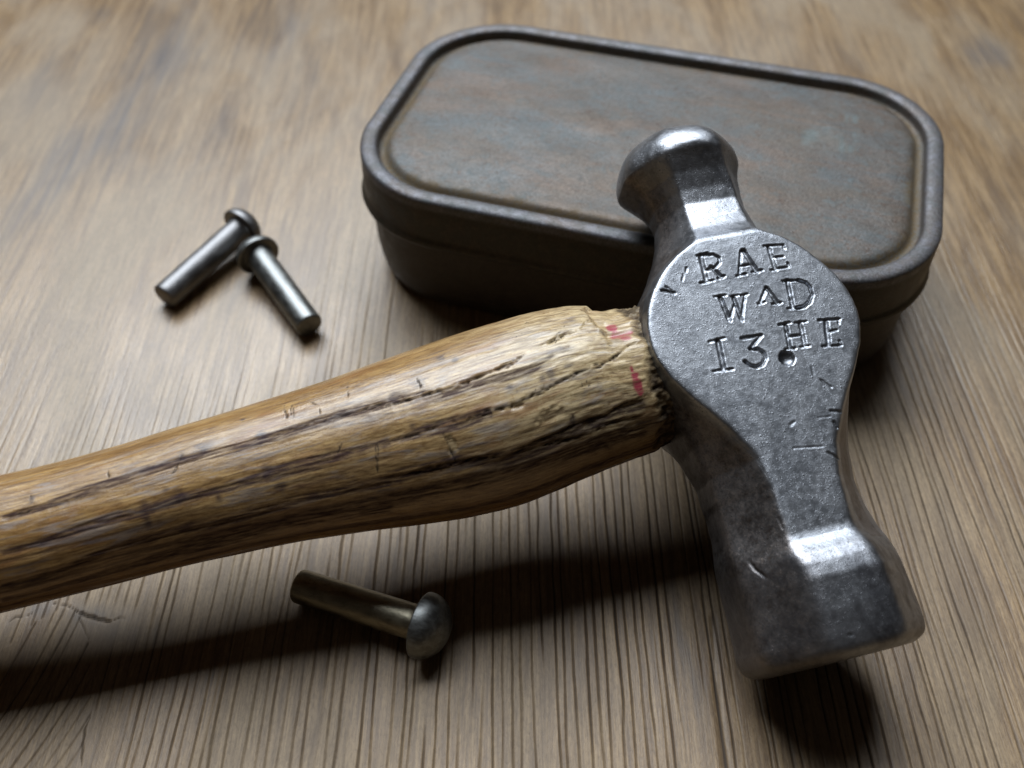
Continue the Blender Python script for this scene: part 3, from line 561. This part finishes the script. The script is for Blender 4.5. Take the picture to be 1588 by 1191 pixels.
def build_handle(parent):
    HT = DATA["handle"]
    T = np.array([-13.0, 2.0, 9.0] + HT["T"] + [140, 165, 190, 215, 240, 256.0])
    Uo = np.array([0.6, 0.9, 1.0] + HT["U"] + [-4.2, -5.0, -5.6, -6.0, -6.2, -6.2])
    R = np.array([8.5, 10.5, 11.4] + HT["R"] + [10.3, 11.2, 12.3, 13.0, 13.3, 12.2])
    ts = np.concatenate([np.linspace(-13, 8, 20, endpoint=False), np.arange(8, 122, 0.19), np.linspace(122, 254, 70), [254.8, 255.6, 256.0, 256.1]])
    lift = np.interp(ts, [0, 130, 240, 256], [0, 0, -0.4, -0.2])
    ph = np.linspace(-math.pi, math.pi, 360, endpoint=False)
    uo = np.interp(ts, T, Uo); r0 = np.interp(ts, T, R)
    ker = np.exp(-0.5 * (np.arange(-12, 13) / 5.0) ** 2); ker /= ker.sum()
    sm = lambda a: np.convolve(np.pad(a, 12, mode='edge'), ker, 'valid')
    inn = (ts > 9) & (ts < 121)
    r0 = np.where(inn, sm(r0), r0); uo = np.where(inn, sm(uo), uo)
    endr = np.ones(len(ts)); endr[-4:] = (0.97, 0.9, 0.75, 0.01)
    r0 = r0 * endr
    TT, PP = np.meshgrid(ts, ph, indexing='ij')
    rb = r0[:, None] + 0 * PP
    S = 11.5 * PP
    disp = 0.55 * (noise2(TT / 22, PP * 1.6, 91) - 0.5) * 0.6 + 0.16 * (noise2(TT / 9, PP * 5, 92) - 0.5)
    nearhead = sstep(55, 20, TT)
    disp += nearhead * (0.24 * (fbm(TT / 7, PP * 9, 93, 3) - 0.5) + 0.22 * (fbm(TT / 2.6, PP * 26, 94, 3) - 0.5))
    disp += 0.10 * (noise2(TT / 14, S / 0.7, 95) - 0.5)
    # torn shoulder on the far side: the swelling ends in a ragged step
    stepx = 22.2 + 1.6 * (noise2(PP * 6, 0 * PP, 96) - 0.5) + 0.8 * (noise2(PP * 22, 0 * PP, 97) - 0.5)
    side = sstep(0.95, 0.62, np.abs(PP - 0.55)) 
    disp -= side * sstep(stepx + 0.5, stepx - 0.5, TT) * sstep(12, 20, TT) * (0.70 + 0.6 * noise2(TT / 3, PP * 9, 115))
    # frayed end where the wood meets the eye of the head
    fray = 16.2 + 1.8 * (noise2(PP * 4, 0 * PP, 98) - 0.5) + 0.7 * (noise2(PP * 14, 0 * PP, 99) - 0.5)
    rag = sstep(fray + 1.0, fray - 0.6, TT)
    disp -= rag * 0.7 * (0.25 + 0.8 * noise2(TT / 0.7, PP * 16, 100) + 0.5 * noise2(TT / 0.5, PP * 38, 101))
    crack = rag * (0.45 + 0.6 * noise2(TT / 0.7, PP * 20, 102)); stripe = np.zeros_like(TT); blot = np.zeros_like(TT); red = np.zeros_like(TT)
    W1 = 0.5 * (noise2(TT / 2.2, S / 1.2, 103) - 0.5) + 0.25 * (noise2(TT / 0.7, S / 0.5, 104) - 0.5)
    for pts, wd, dp in DATA["cracks"]:
        q = [(t, 11.5 * p) for t, p in pts]
        d, f = local_dist(TT, S, q, 2.5)
        d = np.abs(d + W1 * 0.8)
        thin = (0.25 + 0.9 * noise2(f * 14, f * 0 + wd * 33, 105)) * np.clip(6 * f + 0.3, 0, 1) * np.clip(6 * (1 - f) + 0.3, 0, 1)
        ww = wd * 0.34 * (0.35 + 0.8 * thin)
        c = np.exp(-(d / ww) ** 2) * np.clip(thin * 1.6, 0, 1)
        crack = np.maximum(crack, c); disp -= dp * c * (0.5 if abs(q[-1][0] - q[0][0]) > 6 else 0.22)
        if abs(q[-1][0] - q[0][0]) > 6:                       # a split: the wood on one side stands lower
            o = np.argsort([a[0] for a in q]); sd = S + W1 * 0.8 - np.interp(TT, [q[k][0] for k in o], [q[k][1] for k in o])
            disp -= 0.30 * dp * np.exp(-np.maximum(sd, 0) / 1.1) * (sd > 0) * (d < 2.4) * np.clip(thin * 1.4, 0, 1)
        disp += 0.05 * dp * np.exp(-((d - 2.2 * ww) / (1.4 * ww)) ** 2)
    fib = noise2(TT / 16, S / 0.45, 106); fib2 = noise2(TT / 5, S / 0.22, 107)
    for pts, wd in DATA["stripes"]:
        q = [(t, 11.5 * p) for t, p in pts]
        t0, t1 = q[0], q[-1]
        d, f = local_dist(TT, S, q, 5)
        d = d + 1.1 * (noise2(TT / 12, S / 1.6, 108) - 0.5)
        ww = wd * (0.30 + 0.6 * noise2(TT / 11, 0 * TT + wd * 7 + q[0][1], 109))
        c = np.exp(-(np.maximum(d, 0) / ww) ** 2) * (0.15 + 1.5 * sstep(0.22, 0.62, 0.55 * fib + 0.45 * fib2)) * sstep(0.0, 0.06, f) ** 0.3
        stripe = np.maximum(stripe, np.clip(c, 0, 1)); disp -= 0.10 * np.clip(c, 0, 1) * sstep(0.35, 0.7, fib2)
    # the same dark grain goes on round the side that faces away
    for pk in np.arange(-3.0, 3.2, 0.42):
        back = sstep(0.35, -0.1, np.sin(PP + 0.9))
        d = np.abs(S - 11.5 * pk + 2.0 * (noise2(TT / 40, 0 * TT + pk, 110) - 0.5))
        stripe = np.maximum(stripe, back * np.exp(-(d / 0.7) ** 2) * fib * 1.2)
    for (t, p), a, b in DATA["blots"]:
        d = np.hypot((TT - t) / a, (S - 11.5 * p) / b) + 0.9 * (noise2(TT / 0.9, S / 0.7, 111) - 0.5)
        blot = np.maximum(blot, sstep(1.35, 0.1, d))
    for (t, p), a, b in DATA["red"]:
        d = np.hypot((TT - t) / (a * 1.35), (S - 11.5 * p) / (b * 1.25)) + 0.7 * (noise2(TT / 0.9, S / 0.5, 112) - 0.5)
        red = np.maximum(red, sstep(1.1, 0.6, d))
    P2 = np.mod(PP, 2 * math.pi)
    pale = nearhead * sstep(-0.35, 0.45, np.sin(PP + 0.25)) * sstep(3.1, 2.1, P2) + 0.25 * sstep(0.3, 0.9, np.sin(PP - 0.5)) * sstep(120, 50, TT)
    for (t, p), a, b in DATA["chips"]:
        d = np.hypot((TT - t) / a, (S - 11.5 * p) / b) + 0.6 * (noise2(TT / 0.7, S / 0.5, 113) - 0.5)
        c = sstep(1.1, 0.5, d); pale = np.maximum(pale, c * 1.0); disp -= 0.25 * c
    grime_shade = sstep(2.35, 3.3, P2) * sstep(6.1, 5.2, P2) * (0.55 + 0.6 * noise2(TT / 18, S / 1.5, 114)) * sstep(8, 60, TT + 25)  # darker underside: grime and old varnish, with some shade painted in
    grime_shade = np.clip(grime_shade + 0.5 * rag, 0, 1)
    rr = np.maximum(rb + disp * np.clip(rb / 6, 0, 1), 0.001)
    cu = uo[:, None] + rr * np.cos(PP); cw = 0.96 * rr * np.sin(PP) + lift[:, None]
    pts = TT[..., None] * HV + cu[..., None] * U + cw[..., None] * HW
    pts[..., 2] += HO[2]
    pc = np.stack([TT, rr * np.cos(PP), rr * np.sin(PP)], -1)
    me = grid_mesh("handle", pts * MM, M_HANDLE, closed=True, caps=(True, False), attrs=dict(top=sstep(0.55, 0.95, np.sin(PP - 0.1)) * sstep(16, 24, TT), crack=np.clip(crack, 0, 1), stripe=np.clip(stripe, 0, 1), blot=blot, red=red, pale=np.clip(pale, 0, 1), grime_shade=grime_shade), vec=pc)
    return link("handle", me, parent)

ham = thing("hammer", "steel ball pein hammer with stamped cheek and cracked wooden handle", "hammer", (HO[0] * MM, HO[1] * MM, 0))
build_head(ham)
build_handle(ham)

# ------------------------------------------------------------------ rivets
def revolve(prof, n=64):
    a = np.linspace(0, 2 * math.pi, n, endpoint=False)
    x = np.array([p[0] for p in prof])[:, None] + 0 * a[None]
    r = np.array([p[1] for p in prof])[:, None]
    return np.stack([x, r * np.cos(a), r * np.sin(a)], -1)

def build_rivet(label, tail, head, L, mat, hmat, rs=2.75, rh=4.7, hh=3.4, seed=1):
    """lies on the table: shank end and head rim both touch it; tail and head are plan points of the axis"""
    d = np.array([head[0] - tail[0], head[1] - tail[1]]); az = math.atan2(d[1], d[0])
    tilt = math.asin(min(0.5, (rh - rs) / L))
    t = thing("rivet", label, "rivet", (tail[0] * MM, tail[1] * MM, 0), az, "loose steel rivets lying on the table")
    M = Matrix.Translation((0, 0, rs * math.cos(tilt) * MM + 0.00015)) @ Matrix.Rotation(-tilt, 4, 'Y')
    prof = [(0.0, 0.01), (0.0, rs - 0.5), (0.05, rs - 0.3), (0.2, rs - 0.1), (0.45, rs)] + [(x, rs) for x in np.linspace(1.2, L - 0.8, 30)] + [(L - 0.3, rs + 0.15), (L + 0.2, rs + 0.5)]
    V = revolve(prof)
    V[..., 1:] *= (1 + 0.012 * (noise2(V[..., 0] / 3, np.arctan2(V[..., 2], V[..., 1]) * 2, 120 + seed) - 0.5))[..., None]
    o = link("shank", grid_mesh("shank", V * MM, mat, closed=True, caps=(True, False), vec=V + seed * 40), t); o.matrix_local = M
    prof = [(L, 0.01), (L, rh - 0.5), (L + 0.02, rh - 0.18), (L + 0.1, rh - 0.04), (L + 0.22, rh), (L + 0.4, rh)]
    for a in np.linspace(4, 90, 26):
        a = math.radians(a); prof.append((L + 0.45 + hh * math.sin(a), max(0.01, rh * math.cos(a))))
    V = revolve(prof)
    o = link("head", grid_mesh("head", V * MM, hmat, closed=True, vec=V + seed * 40), t); o.matrix_local = M
    return t

build_rivet("rivet lying apart in front of the handle, its domed head towards the hammer head", (-34.8, 78.6), (-13.9, 70.4), 22.3, M_RIV_B, M_RIV_A, rs=2.8, rh=5.2, hh=4.3, seed=1)
build_rivet("brighter rivet of the far pair, its shank end pointing towards the hammer", (-41.0, 137.6), (-54.6, 157.2), 23.3, M_RIV_A, M_RIV_A, rs=2.85, seed=2)
build_rivet("darker rivet of the far pair, half behind the other, shank pointing away from the tin", (-72.6, 146.0), (-58.4, 168.2), 23.5, M_RIV_C, M_RIV_C, rs=2.85, seed=3)
